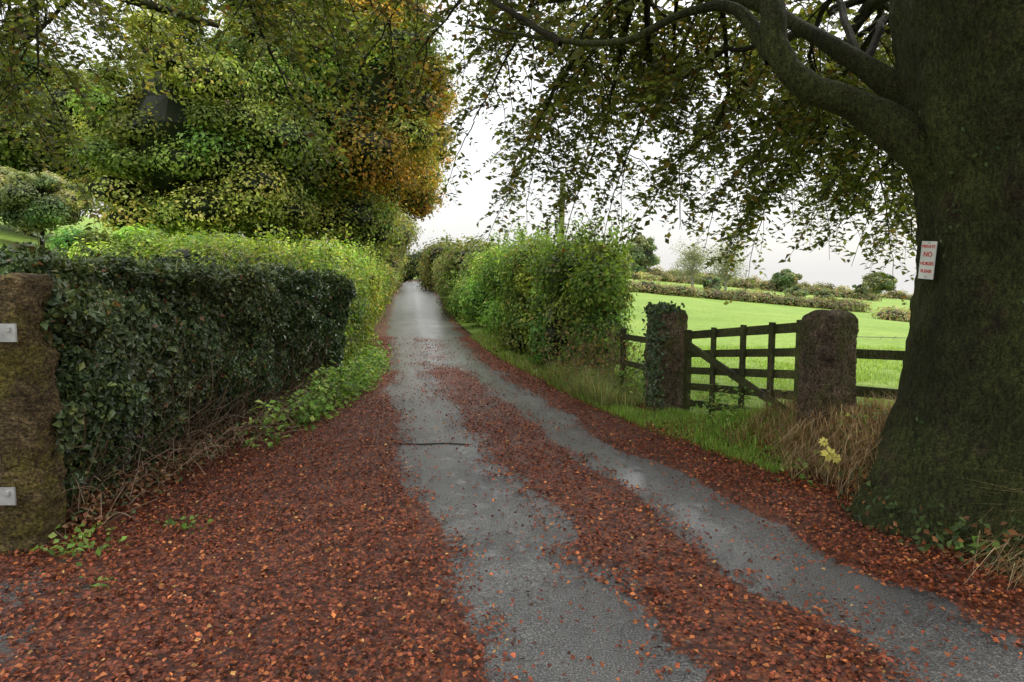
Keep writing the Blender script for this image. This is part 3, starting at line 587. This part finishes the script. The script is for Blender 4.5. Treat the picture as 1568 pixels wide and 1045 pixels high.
nv=(-.95,-.24);sg.location=(2.552,4.22,1.685);sg.rotation_euler=(0,math.radians(4),math.atan2(nv[1],nv[0])+math.pi/2)
# ------------------------------------------------------------------ distant hedges and trees
def line_hedge(name,pts,h,n,cols,lsz=.35):
    a=Acc();p=np.array(pts,float);L=catm([(q[0],q[1],0) for q in p],40)
    idx=np.linspace(0,len(L)-1,n).astype(int)
    for i in idx:
        x,y=L[i,0]+U(-.4,.4),L[i,1]+U(-.5,.5);z=float(H(np.array(x),np.array(y)))
        hh=h*U(.5,1.35);blob(a,(x,y,z+hh*.4),(1.5,1.1,hh*.6),420,lsz,cols,None,.6,np.exp(rng.normal(0,.3)),corecol=(.06,.07,.03))
    return a.build(name,[M_leaf])
HC=[(.15,.20,.08),(.20,.23,.09),(.24,.19,.11),(.28,.19,.12)]  # hedge colours lightened, distance haze painted into them
line_hedge('field_hedge',[(7,66),(20,70),(33,73),(37,74)],1.1,40,HC,.25)
line_hedge('field_hedge',[(33,60),(45,62),(70,64)],.9,34,HC,.25)
line_hedge('field_hedge',[(12,150),(50,152),(100,150),(150,150)],1.7,70,HC,.4)
line_hedge('field_hedge',[(8,100),(26,112),(40,118),(62,118)],1.3,44,HC,.35)
FT=[(.16,.21,.10),(.22,.25,.12),(.13,.17,.09)]
def gz(x,y): return float(H(np.array(x),np.array(y)))
def ftree(name,x,y,h,r,nb=40,nl=16000,ls=.35,c=FT,lift=.12): tree(name,x,y,gz(x,y)+h*lift,h,r,nb,nl,ls,c,None,flat=.7,tr=.25,br0=(.2,.34),tv=.2)
ftree('oak_tree',23,122,7.4,3.3,60,24000)
ftree('oak_tree',47,118,4.0,2.2);ftree('oak_tree',78,146,5.2,3.2)
ftree('thorn_bush',34,82,2.0,1.4,24,8000,.2,lift=0.);ftree('thorn_bush',22,76,2.4,1.1,24,8000,.2,lift=0.);ftree('thorn_bush',41,90,1.8,1.2,24,8000,.2,lift=0.);ftree('thorn_bush',60,118,3.2,1.1,24,8000,.25,lift=0.)
for x in(25.,29.6):
    a=Acc();z=gz(x,95.);limb(a,[(x,95,z),(x,95,z+2.5),(x+.2,95,z+6.0)],[.22,.17,.04],1,8)
    for k in range(80):
        zz_=z+U(1.0,4.8);d=np.array([U(-1,1),U(-1,1),U(.1,1.0)]);q=np.array([x,95,zz_])+d*U(1,2.3)
        limb(a,[(x,95,zz_),tuple((np.array([x,95,zz_])+q)/2+[0,0,.1]),tuple(q)],[.05,.03,.015],1,4)
        m=50;leaves(a,q+rng.normal(0,.45,(m,3)),rng.normal(size=(m,3)),U(.12,.26,m),pal(m,[(.22,.25,.15),(.28,.28,.18)],None,.2),0)
    a.build('ash_tree',[M_leaf,plain('pale_bark',(.26,.24,.20),.8)],(1,))
# ------------------------------------------------------------------ sky, sun, camera
sc=bpy.context.scene
w=bpy.data.worlds.new("World");sc.world=w;w.use_nodes=True;nt=w.node_tree;nt.nodes.clear()
sky=nt.nodes.new('ShaderNodeTexSky');sky.sky_type='NISHITA';sky.sun_disc=False;sky.sun_elevation=math.radians(50);sky.sun_rotation=math.radians(60);sky.dust_density=4
b1=nt.nodes.new('ShaderNodeBackground');b1.inputs[1].default_value=.05;nt.links.new(sky.outputs[0],b1.inputs[0])
tc=nt.nodes.new('ShaderNodeTexCoord');mp=nt.nodes.new('ShaderNodeMapping');mp.inputs['Scale'].default_value=(1,1,2.5);nt.links.new(tc.outputs['Generated'],mp.inputs[0])
nz_=nt.nodes.new('ShaderNodeTexNoise');nz_.inputs['Scale'].default_value=2.2;nz_.inputs['Detail'].default_value=5;nt.links.new(mp.outputs[0],nz_.inputs['Vector'])
cl=ramp(nt,nz_.outputs['Fac'],[(.3,(.76,.76,.755)),(.7,(.87,.87,.855))])
sx=nt.nodes.new('ShaderNodeSeparateXYZ');nt.links.new(tc.outputs['Generated'],sx.inputs[0])
zc=math_(nt,'MAXIMUM',sx.outputs[2],0.0);st=math_(nt,'ADD',math_(nt,'MULTIPLY',math_(nt,'POWER',zc,1.3),2.4),1.0)
b2_=nt.nodes.new('ShaderNodeBackground');nt.links.new(cl,b2_.inputs[0]);nt.links.new(st,b2_.inputs[1])
ad=nt.nodes.new('ShaderNodeAddShader');nt.links.new(b1.outputs[0],ad.inputs[0]);nt.links.new(b2_.outputs[0],ad.inputs[1])
wo=nt.nodes.new('ShaderNodeOutputWorld');nt.links.new(ad.outputs[0],wo.inputs[0])
sl=bpy.data.lights.new('sun','SUN');sl.energy=1.4;sl.angle=math.radians(20);sl.color=(1,.96,.9);so=bpy.data.objects.new('sun',sl);sc.collection.objects.link(so)
el,az=math.radians(50),math.radians(60)
dv=Vector((math.sin(az)*math.cos(el),math.cos(az)*math.cos(el),math.sin(el)));so.rotation_euler=dv.to_track_quat('Z','Y').to_euler()
cam=bpy.data.cameras.new('camera');cam.lens=24;cam.sensor_width=36;cam.clip_end=5000;cam.clip_start=.05
co=bpy.data.objects.new('camera',cam);sc.collection.objects.link(co);co.location=(0,0,1.6);co.rotation_euler=(math.radians(90-5.6),0,0);sc.camera=co
sc.view_settings.view_transform='Standard';sc.view_settings.look='None';sc.view_settings.exposure=0
